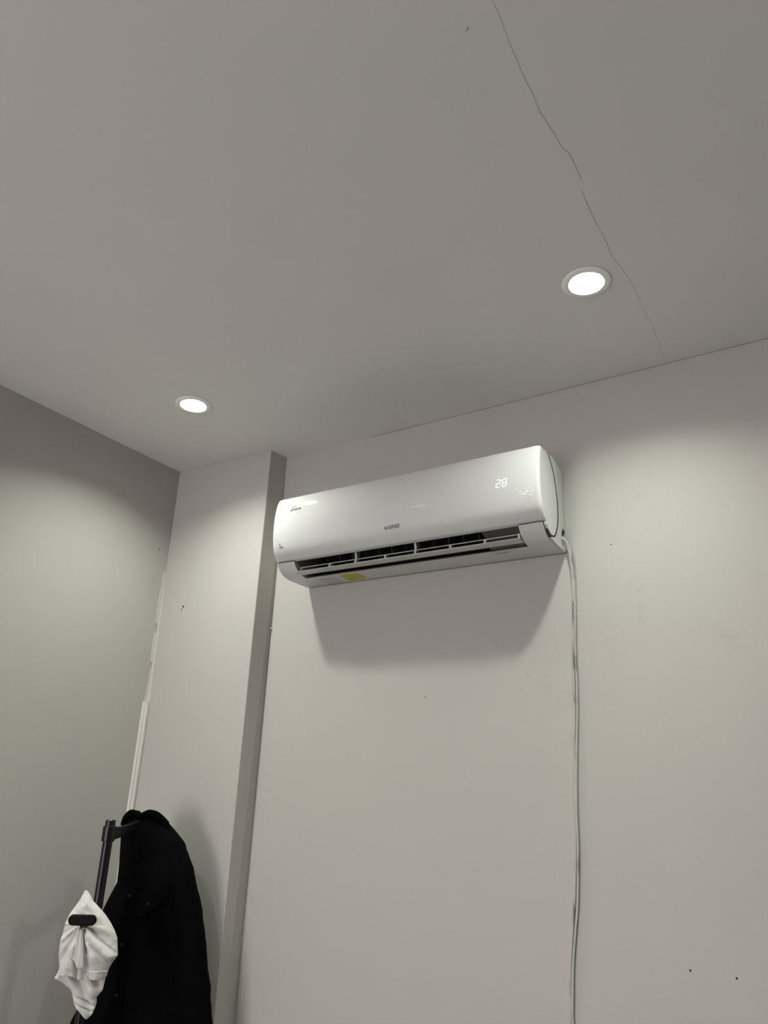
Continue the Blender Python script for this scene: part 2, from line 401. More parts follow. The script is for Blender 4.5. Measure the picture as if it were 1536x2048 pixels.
# ------------------------------------------------------------------ split air conditioner
X0, X1 = 0.5836, 1.4465
ac = empty('air_conditioner', ((X0 + X1) / 2, 0, 2.406), 'white split air conditioner on the wall showing 28 with its flap open', 'air conditioner')
ZC = 2.556
def py(z):                                   # front surface of the panel: y as a function of z
    d = z - ZC
    return -0.198 + 1.45 * d * d + 9.0e3 * d ** 6
ZS, ZT = 2.4470, 2.6435
N = 64; NX = 96
mbp = MB()
xs = [X0 + (X1 - X0) * k / NX for k in range(NX + 1)]
xs = sorted(set([round(v, 6) for v in xs] + [X0 + d for d in (.0004, .001, .002, .0035, .0055, .008, .011)] + [X1 - d for d in (.0004, .001, .002, .0035, .0055, .008, .011)]))
vv = []; ER = 0.0085
for x in xs:
    e = min(x - X0, X1 - x)
    off = 0.0 if e >= ER else ER * (1 - math.sqrt(max(0, 1 - (1 - e / ER) ** 2)))
    cr = 0.0 if e >= 0.014 else 0.014 * (1 - math.sqrt(max(0, 1 - (1 - e / 0.014) ** 2)))
    zt = ZT - cr * 0.55
    row = []
    for k in range(N + 1):
        z = ZS + (zt - ZS) * k / N
        row.append((x, py(z) + off * 0.8, z))
    yt = py(zt) + off * 0.8
    # roll over the top edge and run back
    for a in (15, 30, 45, 60, 75, 90):
        a = math.radians(a); row.append((x, yt + 0.006 * (1 - math.cos(a)) + 0.003 * math.sin(a), zt + 0.006 * math.sin(a)))
    row.append((x, yt + 0.03, zt + 0.0065)); row.append((x, yt + 0.055, zt + 0.005))
    vv.append(row)
nr = len(vv[0]); vs_ = [p for r in vv for p in r]
# inner skin
inner = [(p[0], p[1] + 0.004, p[2] - (0.002 if i % nr > N else 0)) for i, p in enumerate(vs_)]
ff = []
nv = len(vs_)
for i in range(len(xs) - 1):
    for k in range(nr - 1):
        a = i * nr + k; b = (i + 1) * nr + k
        ff.append((a, b, b + 1, a + 1)); ff.append((nv + a, nv + a + 1, nv + b + 1, nv + b))
    a = i * nr; b = (i + 1) * nr
    ff.append((a, nv + a, nv + b, b)); a += nr - 1; b += nr - 1; ff.append((a, b, nv + b, nv + a))
for k in range(nr - 1):
    ff.append((k, k + 1, nv + k + 1, nv + k)); a = (len(xs) - 1) * nr + k; ff.append((a, nv + a, nv + a + 1, a + 1))
mbp.add(vs_ + inner, ff)
panel = mbp.build('front_panel', M_panel, ac, smooth=True, angle=50)
# end cheeks: curved lens-shaped sides of the panel
back = [(-.1300, 2.6445), (-.122, 2.639), (-.110, 2.626), (-.100, 2.612), (-.091, 2.598), (-.080, 2.566), (-.0735, 2.533), (-.0725, 2.499), (-.0755, 2.475), (-.081, 2.458), (-.090, 2.441), (-.0985, 2.430), (-.108, 2.4235), (-.118, 2.4205), (-.129, 2.4215), (-.140, 2.4265), (-.150, 2.4325), (-.160, 2.4395)]
front = [(py(z) + 0.0055, z) for z in np.linspace(ZS - 0.001, ZT - 0.006, 24)]
cheek = back + front + [(py(ZT) + 0.010, ZT - 0.001), (-.150, 2.6470), (-.137, 2.6470)]
cheek = [c for i, c in enumerate(cheek)]
for xa, xb in ((X1 - 0.0070, X1 - 0.0005), (X0 + 0.0005, X0 + 0.006)):
    mb = MB(); mb.ext_x(cheek, xa, xb); mb.build('side_cheek', M_panel, ac, bevel=0.0012, smooth=True, angle=50)
# housing
low = [(-.1665, 2.4432), (-.1630, 2.4365), (-.1570, 2.4285), (-.1500, 2.4220), (-.1420, 2.4165), (-.1330, 2.4122), (-.1230, 2.4092), (-.1120, 2.4072), (-.100, 2.4062), (-.05, 2.4055), (-.012, 2.4065), (-.002, 2.4100)]
topb = [(-.002, 2.640), (-.018, 2.6455), (-.064, 2.6495), (-.100, 2.6515), (-.135, 2.6495), (-.150, 2.645), (-.162, 2.639)]
fr = [(py(z) + 0.006, z) for z in np.linspace(2.628, 2.453, 12)] + [(-.1590, 2.4445), (-.1600, 2.4434)]
full = low + topb + fr
XA, XB = X0 + 0.006, X1 - 0.0085
OPL, OPR = 0.6535, 1.3745
notch_full = low + [(-.002, 2.4205), (-.040, 2.4215), (-.036, 2.450), (-.026, 2.468), (-.002, 2.470)] + topb + fr
cm = [(-.100, 2.4062), (-.05, 2.4055), (-.012, 2.4065), (-.002, 2.4100)] + topb + fr + \
     [(-.1665, 2.4432), (-.1600, 2.4445), (-.1480, 2.4560), (-.1350, 2.5000), (-.1200, 2.5500), (-.050, 2.5650), (-.018, 2.5300), (-.020, 2.4700), (-.0500, 2.4300), (-.0945, 2.4105)]
mb = MB()
mb.ext_x(full, XA, OPL); mb.ext_x(full, OPR, XB - 0.03); mb.ext_x(cm, OPL, OPR)
mb.ext_x(notch_full, XB - 0.03, XB)
hs = mb.build('housing', M_ac, ac, smooth=True, angle=28)
for xa, xb in ((XA + 0.0005, OPL), (OPR, XB - 0.0005)):
    mb = MB(); mb.box(xa, xb, -.1640, -.1585, 2.4400, 2.4500); mb.build('seam_shade', M_gapshade, ac)  # dark strip painted in as the seam's shadow line
# raised rear rim of the housing's ends, behind the curved gap
rim = [(-.004, 2.470), (-.026, 2.470), (-.036, 2.452), (-.041, 2.4215), (-.004, 2.4205), (-.004, 2.4095), (-.012, 2.4070), (-.090, 2.4080), (-.106, 2.4105), (-.120, 2.4140), (-.1180, 2.4175), (-.106, 2.4190), (-.092, 2.4250), (-.0805, 2.4390), (-.070, 2.4570), (-.0635, 2.475), (-.0605, 2.499), (-.0610, 2.533), (-.068, 2.566), (-.079, 2.600), (-.098, 2.628), (-.115, 2.6465), (-.100, 2.6505), (-.064, 2.6485), (-.018, 2.6445), (-.004, 2.639)]
for xa, xb in ((XB - 0.001, X1 - 0.0018), (X0 + 0.0015, XA + 0.001)):
    mb = MB(); mb.ext_x(rim, xa, xb)
    mb.v = [(x - (0.0048 * min(1, max(0, (y + .075) / .065)) if x > X1 - 0.003 else 0), y, z) for x, y, z in mb.v]     # tapers towards the wall
    mb.build('end_rim', M_ac, ac, bevel=0.001)
gp = [(-.1275, 2.6450), (-.114, 2.6460), (-.0985, 2.629), (-.0795, 2.601), (-.0685, 2.566), (-.0612, 2.533), (-.0607, 2.499), (-.0637, 2.475), (-.0702, 2.457), (-.081, 2.439), (-.0925, 2.4250), (-.106, 2.4190), (-.118, 2.4175), (-.129, 2.4185), (-.140, 2.4235), (-.147, 2.4300), (-.130, 2.50), (-.130, 2.60)]
mb = MB(); mb.ext_x(gp, XB - 0.0004, X1 - 0.0021); mb.build('cheek_gap_shade', M_gapshade, ac)  # dark plate painted in for the shade of the groove behind the cheek
mb = MB(); mb.box(XB - 0.0300, XB - 0.029, -.0395, -.002, 2.421, 2.4695); mb.build('cable_port', M_hole, ac)
# grey plate painted in as the shadow line where the unit meets the wall
mb = MB(); mb.box(XA + 0.004, XB + 0.001, -.0022, -.0006, 2.4085, 2.638); mb.build('back_edge_shade', M_acgrey, ac)
# liner of the air outlet, cross-flow fan, vanes
mb = MB()
liner = [(-.1600, 2.4440), (-.1480, 2.4555), (-.1350, 2.4995), (-.1200, 2.5495), (-.050, 2.5645), (-.0185, 2.5300), (-.0205, 2.4705), (-.0505, 2.4305), (-.0930, 2.4115)]
liner2 = [(y * 0.985 + (-.08) * 0.015, z * 0.985 + 2.49 * 0.015) for y, z in liner]
n = len(liner); v = [(x, p[0], p[1]) for x in (OPL + 0.0005, OPR - 0.0005) for p in liner2]
f = [(i, i + 1, n + i + 1, n + i) for i in range(n - 1)]
mb.add(v, f)
mb.build('outlet_liner', M_duct, ac)
for x in (OPL + 0.001, OPR - 0.001):
    mb = MB(); mb.add([(x, p[0], p[1]) for p in [(-.158, 2.445)] + liner2[1:]], [tuple(range(len(liner2)))])
    mb.build('outlet_end', M_acgrey, ac)
mb = MB()
for k in range(28):
    a = 2 * math.pi * k / 28; cy, cz = -.072, 2.518; r0, r1 = 0.030, 0.038
    p = [(cy + r0 * math.cos(a), cz + r0 * math.sin(a)), (cy + r1 * math.cos(a + .12), cz + r1 * math.sin(a + .12)), (cy + r1 * math.cos(a + .17), cz + r1 * math.sin(a + .17)), (cy + r0 * math.cos(a + .05), cz + r0 * math.sin(a + .05))]
    mb.ext_x(p, OPL + 0.02, 1.262)
for x in np.linspace(OPL + 0.02, 1.26, 7): mb.ext_x([(cy + r1 * math.cos(a), cz + r1 * math.sin(a)) for a in np.linspace(0, 2 * math.pi, 24, endpoint=False)], x, x + 0.002)
o = mb.build('fan_rotor', M_vane, ac)
vb = None
for k in range(13):
    x = 0.690 + k * 0.0455
    if vb is None:
        mb = MB(); sh = 0.012
        pl = [(-.118, 2.450), (-.092, 2.436), (-.066, 2.446), (-.066, 2.480), (-.112, 2.500), (-.130, 2.480)]
        nn = len(pl); v = [(x + (z - 2.436) * 0.30 + dx, y, z) for dx in (0, 0.0016) for y, z in pl]
        mb.add(v, [tuple(range(nn))[::-1], tuple(range(nn, 2 * nn))] + [(i, (i + 1) % nn, nn + (i + 1) % nn, nn + i) for i in range(nn)])
        vb = mb.build('vertical_vane', M_vane, ac); x_first = x
    else:
        c = vb.copy(); COL.objects.link(c); c.location.x += x - x_first
mb = MB(); mb.ext_x([(-.158, 2.4452), (-.1470, 2.4570), (-.134, 2.4995), (-.110, 2.500), (-.100, 2.460), (-.0960, 2.4125), (-.099, 2.4120), (-.130, 2.432)], 1.268, OPR - 0.0012)
mb.build('motor_cover', M_motor, ac)
# flap with its second blade and the tabs between
FX0, FX1 = 0.6505, 1.3725
mb = MB()
fl = [(-.1560, 2.4138), (-.1545, 2.4118), (-.1450, 2.4105), (-.1330, 2.4102), (-.1215, 2.4112), (-.1215, 2.4130), (-.1330, 2.4122), (-.1450, 2.4128)]
mb.ext_x(fl, FX0, FX1)
flap = mb.build('flap', M_blade, ac, smooth=True, angle=30)
mb = MB(); mb.ext_x([(-.1425, 2.4292), (-.1420, 2.4268), (-.1240, 2.4340), (-.1240, 2.4358)], 0.6600, 1.3725)
mb.build('second_blade', M_blade, flap, bevel=0.0004)
def tab(x, w, pl, nm='flap_tab'):
    mb = MB(); mb.ext_x(pl, x - w / 2, x + w / 2); return mb.build(nm, M_blade, flap)
short = [(-.1410, 2.4290), (-.1405, 2.4125), (-.1250, 2.4125), (-.1250, 2.4300)]
for x in (0.6615, 0.768, 0.962, 1.168, 1.270): tab(x, 0.003 if x < .7 else 0.007, short)
tab(1.3712, 0.0022, [(-.158, 2.4250), (-.158, 2.4120), (-.1220, 2.4095), (-.1220, 2.4130), (-.150, 2.4230)], 'flap_end')
for x in (0.866, 1.064):
    mb = MB(); mb.ext_x([(-.1500, 2.4460), (-.1460, 2.4300), (-.1500, 2.4150), (-.1400, 2.4130), (-.1330, 2.4300), (-.1300, 2.4600), (-.1400, 2.4600)], x - 0.0035, x + 0.0035)
    mb.build('pivot_bracket', M_blade, ac)
# underside: labels and the small recessed badge
def under(poly, name, material, th=0.0003, z=2.4056):
    mb = MB(); mb.prism([Vector((x, y, z)) for x, y in poly], (0, 0, -th)); return mb.build(name, material, ac)
o = under([(0.768, -.090), (0.830, -.086), (0.834, -.036), (0.762, -.024)], 'warning_label', M_yellow); o['label'] = 'yellow warning label'
under([(0.806, -.088), (0.830, -.0865), (0.8335, -.036), (0.812, -.050)], 'warning_label_corner', M_yellow2, 0.0005)
info = under([(0.680, -.082), (0.752, -.080), (0.746, -.016), (0.682, -.018)], 'rating_label', M_clearlabel); info['label'] = 'silver grey rating label with fine print'
mb = MB(); random.seed(9)
for k in range(9):
    y = -.076 + k * 0.0066; x = 0.687
    while x < 0.738:
        w = random.uniform(0.003, 0.012)
        mb.prism([Vector((x, y, 2.40526)), Vector((min(x + w, .742), y, 2.40526)), Vector((min(x + w, .742), y + 0.0024, 2.40526)), Vector((x, y + 0.0024, 2.40526))], (0, 0, -0.0001)); x += w + 0.002
for (xa, xb, ya, yb) in [(0.682, 0.750, -.080, -.0785), (0.683, 0.746, -.0195, -.018), (0.682, 0.6832, -.080, -.018), (0.7455, 0.7467, -.080, -.018)]:
    mb.box(xa, xb, ya, yb, 2.40518, 2.40527)
o = mb.build('fine_print', M_ink, info); o['kind'] = 'stuff'
under([(1.274, -.086), (1.314, -.086), (1.312, -.080), (1.277, -.080)], 'release_slot', M_acgrey)

# print on the panel -----------------------------------------------------------
def on_panel(vf, name, material, x, z, sx, sz, lift=0.0005, th=0.0002, slope=0.0):
    """vf = (verts2d, faces) -> thin raised print that follows the curved panel"""
    v2, f2 = vf
    V = []
    for l in (lift, lift + th):
        for u, w in v2:
            zz = z + w * sz; V.append((x + u * sx + w * slope * sx, py(zz) - l, zz))
    n = len(v2); F = [tuple(reversed(f)) for f in f2] + [tuple(i + n for i in f) for f in f2]
    from collections import Counter
    ec = Counter()
    for f in f2:
        for i in range(len(f)):
            a, b = f[i], f[(i + 1) % len(f)]; ec[(a, b)] += 1
    for (a, b) in list(ec):
        if (b, a) not in ec: F.append((a, b, b + n, a + n))
    return mesh_obj(name, V, F, material, ac)
def text2d(body, shear=0.0, bold=0.0):
    cu = bpy.data.curves.new('txt', 'FONT'); cu.body = body; cu.size = 1.0; cu.shear = shear; cu.offset = bold; cu.resolution_u = 3
    cu.align_x = 'CENTER'; cu.align_y = 'CENTER'
    ob = bpy.data.objects.new('txt', cu); COL.objects.link(ob)
    bpy.context.view_layer.update()
    me = bpy.data.meshes.new_from_object(ob.evaluated_get(bpy.context.evaluated_depsgraph_get()))
    v = [(p.co.x, p.co.y) for p in me.vertices]; f = [tuple(p.vertices) for p in me.polygons]
    bpy.data.objects.remove(ob); bpy.data.curves.remove(cu); bpy.data.meshes.remove(me)
    return v, f
def arc2d(r0, r1, a0, a1, n=20, cx=0, cy=0, taper=False):
    v = []; f = []
    for i in range(n + 1):
        t_ = i / n; a = math.radians(a0 + (a1 - a0) * t_)
        k = math.sin(math.pi * t_) * 0.85 + 0.15 if taper else 1.0
        rm, h = (r0 + r1) / 2, (r1 - r0) / 2 * k
        v += [(cx + (rm - h) * math.cos(a), cy + (rm - h) * math.sin(a)), (cx + (rm + h) * math.cos(a), cy + (rm + h) * math.sin(a))]
    for i in range(n): f.append((2 * i, 2 * i + 1, 2 * i + 3, 2 * i + 2))
    return v, f
def poly2d(p): return list(p), [tuple(range(len(p)))]
def join2d(*a):
    V = []; F = []
    for v, f in a:
        k = len(V); V += list(v); F += [tuple(i + k for i in q) for q in f]
    return V, F
def shift2d(vf, dx, dy, s=1.0): return [(u * s + dx, w * s + dy) for u, w in vf[0]], vf[1]
# maker's mark and name
o = on_panel(text2d('GREE', 0.12, 0.03), 'maker_name', M_ink, 1.0180, 2.4885, 0.0155, 0.0130)
mark = join2d(arc2d(0.0034, 0.0058, -40, 215, 24), arc2d(0.0010, 0.0026, 0, 360, 12, 0.0016, -0.0012), poly2d([(-.0006, -.0050), (.0030, -.0030), (.0010, -.0062)]))
on_panel(mark, 'maker_emblem', M_ink, 0.9925, 2.4875, 1, 1)
# INVERTER mark: arch, word, green swoosh
inv = join2d(arc2d(0.0098, 0.0122, 55, 172, 22, 0, 0, True), poly2d([(-.0125, .0020), (-.0092, .0030), (-.0102, -.0035), (-.0155, -.0065)]))
on_panel(inv, 'inverter_arch', M_inkdark, 0.6620, 2.5985, 1, 1)
on_panel(text2d('INVERTER', 0.25, 0.035), 'inverter_word', M_inkdark, 0.6705, 2.5985, 0.0078, 0.0090)
on_panel(arc2d(0.0085, 0.0112, 215, 345, 20, 0, 0, True), 'inverter_swoosh', M_green, 0.6770, 2.5965, 1, 1)
# small faint icon and lettering low on the left
on_panel(join2d(arc2d(0.0018, 0.0026, 35, 145, 8), arc2d(0.0036, 0.0046, 35, 145, 8), arc2d(0, 0.0011, 0, 360, 8)), 'small_icon', M_ink, 0.6130, 2.4925, 1, 1)
on_panel(text2d('i FEEL', 0.1, 0.03), 'small_word', M_ink, 0.6170, 2.4850, 0.0062, 0.0066)
# seven segment digits shining through the panel
def seg7(on, cx):
    w, h, t_ = 0.0053, 0.0052, 0.0010   # half width, half height of one cell, half thickness
    def hz(y): return poly2d([(cx - w + .0006, y), (cx - w + .0014, y + t_), (cx + w - .0014, y + t_), (cx + w - .0006, y), (cx + w - .0014, y - t_), (cx - w + .0014, y - t_)])
    def vt(x, y): return poly2d([(x, y + h - .0010), (x + t_, y + h - .0018), (x + t_, y - h + .0018), (x, y - h + .0010), (x - t_, y - h + .0018), (x - t_, y + h - .0018)])
    S = {'a': hz(2 * h), 'g': hz(0), 'd': hz(-2 * h), 'f': vt(cx - w, h), 'b': vt(cx + w, h), 'e': vt(cx - w, -h), 'c': vt(cx + w, -h)}
    return join2d(*[S[k] for k in on])
on_panel(seg7('abged', 0), 'display_digit', M_digit, 1.3358, 2.5530, 1, 1, slope=0.12)
on_panel(seg7('abcdefg', 0), 'display_digit', M_digit, 1.3528, 2.5530, 1, 1, slope=0.12)
# wrinkled remains of clear film near the right end
random.seed(12)
def film(cx, cz, rx, rz, n=12):
    p = [(cx + rx * math.cos(2 * math.pi * k / n) * random.uniform(.6, 1.1), cz + rz * math.sin(2 * math.pi * k / n) * random.uniform(.6, 1.1)) for k in range(n)]
    return p
fv = []
for k in range(46):
    cx = random.choice((1.396, 1.404, 1.411, 1.420, 1.427)) + random.gauss(0, .0035); cz = 2.520 - abs(random.gauss(0, .010)) + random.uniform(-.002, .006)
    if cx > 1.434: continue
    fv.append(poly2d(film(cx, cz, random.uniform(.0006, .0028), random.uniform(.0008, .0032), 9)))
fv.append(poly2d(film(1.383, 2.5285, .008, .0011, 12))); fv.append(poly2d(film(1.414, 2.5265, .014, .0009, 14)))
o = on_panel(join2d(*fv), 'film_residue', M_film, 0, 0, 1, 1, 0.0003, 0.0002); o['label'] = 'wrinkled shiny bits of clear film'

# ------------------------------------------------------------------ cables from the air conditioner
base = [(1.425, -.020, 2.447), (1.434, -.022, 2.447), (1.442, -.022, 2.441), (1.4495, -.018, 2.426), (1.4545, -.013, 2.400), (1.4565, -.009, 2.365), (1.457, -.007, 2.330), (1.4555, -.006, 2.281), (1.4530, -.006, 2.215),
        (1.449, -.0055, 2.152), (1.447, -.0055, 2.029), (1.440, -.0055, 1.912), (1.434, -.0055, 1.799), (1.431, -.0055, 1.691), (1.424, -.0055, 1.587), (1.416, -.0055, 1.526), (1.4075, -.0055, 1.457), (1.4035, -.0055, 1.389), (1.402, -.0055, 1.344), (1.402, -.0055, 1.1), (1.405, -.0055, 0.6), (1.405, -.0055, 0.34)]
def smooth_path(p, k=6):
    P = [Vector(q) for q in p]; out = []
    for i in range(len(P) - 1):
        a, b, c, d = P[max(i - 1, 0)], P[i], P[i + 1], P[min(i + 2, len(P) - 1)]
        for j in range(k):
            t_ = j / k
            out.append(0.5 * ((2 * b) + (c - a) * t_ + (2 * a - 5 * b + 4 * c - d) * t_ ** 2 + (3 * b - a - 3 * c + d) * t_ ** 3))
    out.append(P[-1]); return out
sp = smooth_path(base)
pa = []; pb = []
for q in sp:
    if q.z > 2.40: wv = 0.0018
    else: wv = 0.0030 + 0.0007 * math.sin(q.z * 13)
    pa.append(q + Vector((-wv, 0, 0))); pb.append(q + Vector((wv, -0.0006 if q.z < 2.40 else 0.0012, 0)))
cable = empty('cable', (1.405, -.006, 0.34), 'pale grey grimy twin cable hanging down the wall from the air conditioner', 'cable')
for path, lb in ((pa, 'left of the two pale grey cables hanging down the wall from the air conditioner'), (pb, 'right of the two pale grey cables hanging down the wall from the air conditioner')):
    mb = MB(); mb.tube(path, 0.0029, 10)
    o = mb.build('strand', M_cable, cable, smooth=True)
mb = MB(); mb.box(1.365, 1.445, -.010, -.0005, 0.25, 0.345); o = mb.build('wall_socket', M_duct_pvc, bevel=0.003); tag(o, 'white wall socket below the hanging cables, under the view', 'socket')

# ------------------------------------------------------------------ coat rack
PX, PY_ = 0.308, -0.412
rack = empty('coat_rack', (PX, PY_, 0), 'black metal coat rack with a round pole and flat hooks in the left corner', 'coat rack')
hr = Vector((0.8395, 0.5433, 0)); hf = Vector((-0.5433, 0.8395, 0))
mb = MB(); mb.tube([(PX, PY_, 0.03), (PX, PY_, 1.680)], 0.0122, 28); mb.build('pole', M_black, rack, smooth=True, angle=40)
mb = MB(); mb.tube([(PX, PY_, 1.675), (PX, PY_, 1.7035), (PX, PY_, 1.7050)], [0.0128, 0.0128, 0.0115], 28); mb.build('pole_cap', M_black, rack, smooth=True, angle=40)
def rack_arm(z, d, length, rise, name='hook_arm'):
    d = Vector(d).normalized(); c = Vector((PX, PY_, z))
    mb = MB(); mb.tube([c + Vector((0, 0, -.0185)), c + Vector((0, 0, .0185))], 0.0168, 28)
    mb.build('arm_collar', M_black, rack, smooth=True, angle=40, bevel=0.0012)
    side = Vector((-d.y, d.x, 0)); mb = MB(); n = 14; V = []
    for i in range(n + 1):
        t_ = i / n; p = c + d * (0.010 + length * t_) + Vector((0, 0, rise * t_ ** 1.8))
        hh = 0.0165 * (1 - t_) + 0.008 * t_; wd = 0.0045 + 0.004 * t_
        V += [p + side * wd + Vector((0, 0, hh)), p - side * wd + Vector((0, 0, hh)), p - side * wd - Vector((0, 0, hh)), p + side * wd - Vector((0, 0, hh))]
    F = [(0, 1, 2, 3), (n * 4 + 3, n * 4 + 2, n * 4 + 1, n * 4)]
    for i in range(n):
        for k in range(4): F.append((i * 4 + k, (i + 1) * 4 + k, (i + 1) * 4 + (k + 1) % 4, i * 4 + (k + 1) % 4))
    mb.add(V, F); arm = mb.build(name, M_black, rack, bevel=0.002, smooth=True, angle=40)
    tip = c + d * (0.010 + length) + Vector((0, 0, rise))
    # stadium shaped end cap
    hw, hh = 0.0325, 0.0118; pts = []
    for k in range(24):
        a = 2 * math.pi * k / 24; cx = (hw - hh) * (1 if math.cos(a) > 0 else -1)
        pts.append(tip + side * (cx + hh * math.cos(a)) + Vector((0, 0, hh * math.sin(a) + 0.002)) - d * 0.002)
    mb = MB(); mb.prism(pts, d * 0.012); mb.build('hook_cap', M_blackgloss, arm, bevel=0.003, smooth=True, angle=40)
    return tip
tipJ = rack_arm(1.6715, (-0.0515, 0.152, 0), 0.145, 0.028)
tipC = rack_arm(1.448, (0.066, -0.085, 0), 0.119, 0.038)
mb = MB(); mb.tube([(PX, PY_, 0.0), (PX, PY_, 0.05)], 0.022, 28); mb.build('pole_foot', M_black, rack, smooth=True, angle=40)
for k in range(4):
    a = math.radians(45 + 90 * k); mb = MB()
    mb.tube([(PX, PY_, 0.06), (PX + .07 * math.cos(a), PY_ + .07 * math.sin(a), 0.055), (PX + .2 * math.cos(a), PY_ + .2 * math.sin(a), 0.011)], 0.011, 12)
    mb.build('leg', M_black, rack, smooth=True, angle=40)

# ------------------------------------------------------------------ garments
def garment(O, rows, fold, nu=64, nz=110, p=2.2, back_scale=1.0, zbot=None):
    """closed sleeve of cloth hung round a vertical sheet: rows (z, left, right, half depth, centre depth)"""
    zt, zb = rows[0][0], rows[-1][0]; V = []; F = []
    M2 = 2 * nu
    for j in range(nz + 1):
        z = zt + (zb - zt) * (j / nz)
        l, r, b, c = lerp_rows(rows, z)
        for i in range(M2):
            a = 2 * math.pi * i / M2
            u = math.cos(a); s_ = (l + r) / 2 - u * (r - l) / 2
            k = math.sin(a)
            w = -b * math.copysign(abs(k) ** (2 / p), k) * (1.0 if k > 0 else back_scale) + c
            dz = 0.0
            dw = fold(s_, z, u) * (abs(k) ** 0.7) * (1 if k > 0 else -0.6)
            P = O + hr * s_ + hf * (w - dw) + Vector((0, 0, z + dz))
            V.append(P)
    for j in range(nz):
        for i in range(M2):
            F.append((j * M2 + i, j * M2 + (i + 1) % M2, (j + 1) * M2 + (i + 1) % M2, (j + 1) * M2 + i))
    F.append(tuple(range(M2)))
    return V, F
def nz3(x, y, z): return noise.noise(Vector((x, y, z)))
JK = 1.035; JO = Vector((0.326, -0.2145, 0))
jrows = [(1.7285, -.106, -.050, .010, .00), (1.722, -.113, -.036, .020, .00), (1.7036, -.126, -.014, .034, .0), (1.678, -.131, .015, .046, .0), (1.65, -.129, .043, .052, .0), (1.61, -.125, .057, .056, .0),
         (1.5866, -.123, .062, .060, .0), (1.55, -.122, .072, .064, .0), (1.515, -.137, .080, .070, .0), (1.477, -.151, .090, .074, .0), (1.4345, -.153, .100, .076, 0), (1.39, -.156, .108, .078, 0), (1.334, -.159, .120, .08, 0),
         (1.278, -.168, .130, .082, 0), (1.229, -.188, .135, .084, 0), (1.1, -.205, .14, .085, 0), (0.95, -.21, .14, .085, 0), (0.84, -.205, .135, .085, 0)]
jrows = [((z - 1.7835) * JK + 1.7835, l * JK, r * JK, b * 0.72, c) for z, l, r, b, c in jrows]
def jfold(s, z, u):
    s, z = s / JK, (z - 1.7835) / JK + 1.7835
    g = min(1.0, (1.73 - z) / 0.15)
    return g * (0.010 * math.sin(s * 52 + 3.2 * math.sin(z * 5) + z * 6) + 0.010 * nz3(s * 9, z * 4, 1.3) + 0.005 * nz3(s * 30, z * 14, 5))
jk = empty('jacket', JO + Vector((0, 0, 0.84)), 'black button-front jacket hanging by its collar from the rack\'s top hook', 'jacket')
V, F = garment(JO, jrows, jfold)
# two soft peaks where the collar is gathered over the hook
V2 = []
for P in V:
    s_ = (P - JO).dot(hr)
    if P.z > 1.66: P = P + Vector((0, 0, -0.012 * math.exp(-((s_ + .082) / .010) ** 2) * min(1, (P.z - 1.66) / .05)))
    V2.append(P)
body = mesh_obj('jacket_body', V2, F, M_jacket, jk, smooth=True, solid=0.003)
def jfront(s, z):
    l, r, b, c = lerp_rows(jrows, z); u = (2 * s - l - r) / (r - l); k = max(0.0, 1 - u * u) ** 0.5
    return -b * k ** (2 / 2.2) + c - jfold(s, z, u) * k ** 0.7
def jz(z): return (z - 1.7835) * JK + 1.7835
def jpoly(p): return [(jz(z), l * JK, r * JK) for z, l, r in p]
def sheet_on(frontfn, O, poly, lift, th, name, material, parent, nu=26, bulge=0.0):
    """thick sheet that follows a garment's front, bounded by left/right edge lists (z, sl, sr)"""
    V = []; F = []; zs = np.linspace(poly[0][0], poly[-1][0], 30)
    for z in zs:
        l, r = lerp_rows(poly, z)
        for i in range(nu + 1):
            s_ = l + (r - l) * i / nu; w = frontfn(s_, z) - lift - bulge * math.sin(math.pi * i / nu)
            V.append(O + hr * s_ + hf * w + Vector((0, 0, z)))
    for j in range(len(zs) - 1):
        for i in range(nu): a = j * (nu + 1) + i; F.append((a, a + 1, a + nu + 2, a + nu + 1))
    return mesh_obj(name, V, F, material, parent, smooth=True, solid=th)
# collar folded over the hook
mb = MB()
cp = [(-.124, -.012, 1.692), (-.119, -.020, 1.7080), (-.111, -.022, 1.7190), (-.104, -.022, 1.7225), (-.095, -.021, 1.7195), (-.086, -.021, 1.7160), (-.0785, -.022, 1.7125), (-.072, -.022, 1.7165), (-.065, -.022, 1.7205), (-.057, -.022, 1.7230), (-.045, -.022, 1.7215), (-.034, -.021, 1.7170), (-.020, -.018, 1.7060), (-.008, -.016, 1.6950)]
cp = [JO + hr * a * JK + hf * b + Vector((0, 0, (c - 1.7835) * JK + 1.7835)) for a, b, c in cp]
mb.tube(smooth_path(cp, 5), 0.0062, 10, 1.8); mb.build('collar', M_jacket, jk, smooth=True)
sheet_on(jfront, JO, jpoly([(1.700, -.108, -.086), (1.660, -.104, -.070), (1.62, -.092, -.060), (1.58, -.082, -.062)]), 0.005, 0.003, 'lapel', M_jacket, jk)
sheet_on(jfront, JO, jpoly([(1.60, -.085, -.060), (1.3, -.086, -.054), (1.1, -.092, -.055), (0.85, -.094, -.056)]), 0.004, 0.003, 'button_placket', M_jacket, jk)
pf = sheet_on(lambda s, z: jfront(s, z), JO, jpoly([(1.558, .016, .0225), (1.550, -.010, .027), (1.540, -.036, .029), (1.531, -.042, .029), (1.5125, -.046, .016), (1.495, -.049, -.008), (1.4865, -.050, -.022), (1.478, -.044, -.036)]), 0.006, 0.004, 'pocket_flap', M_jacket, jk)
def button(s, z, nm='snap_button'):
    s, z = s * JK, jz(z)
    P = JO + hr * s + hf * (jfront(s, z) - 0.011) + Vector((0, 0, z)); mb = MB()
    mb.tube([P + hf * 0.003, P, P - hf * 0.0012], [0.0042, 0.0042, 0.0028], 14); mb.build(nm, M_button, jk, smooth=True, angle=40)
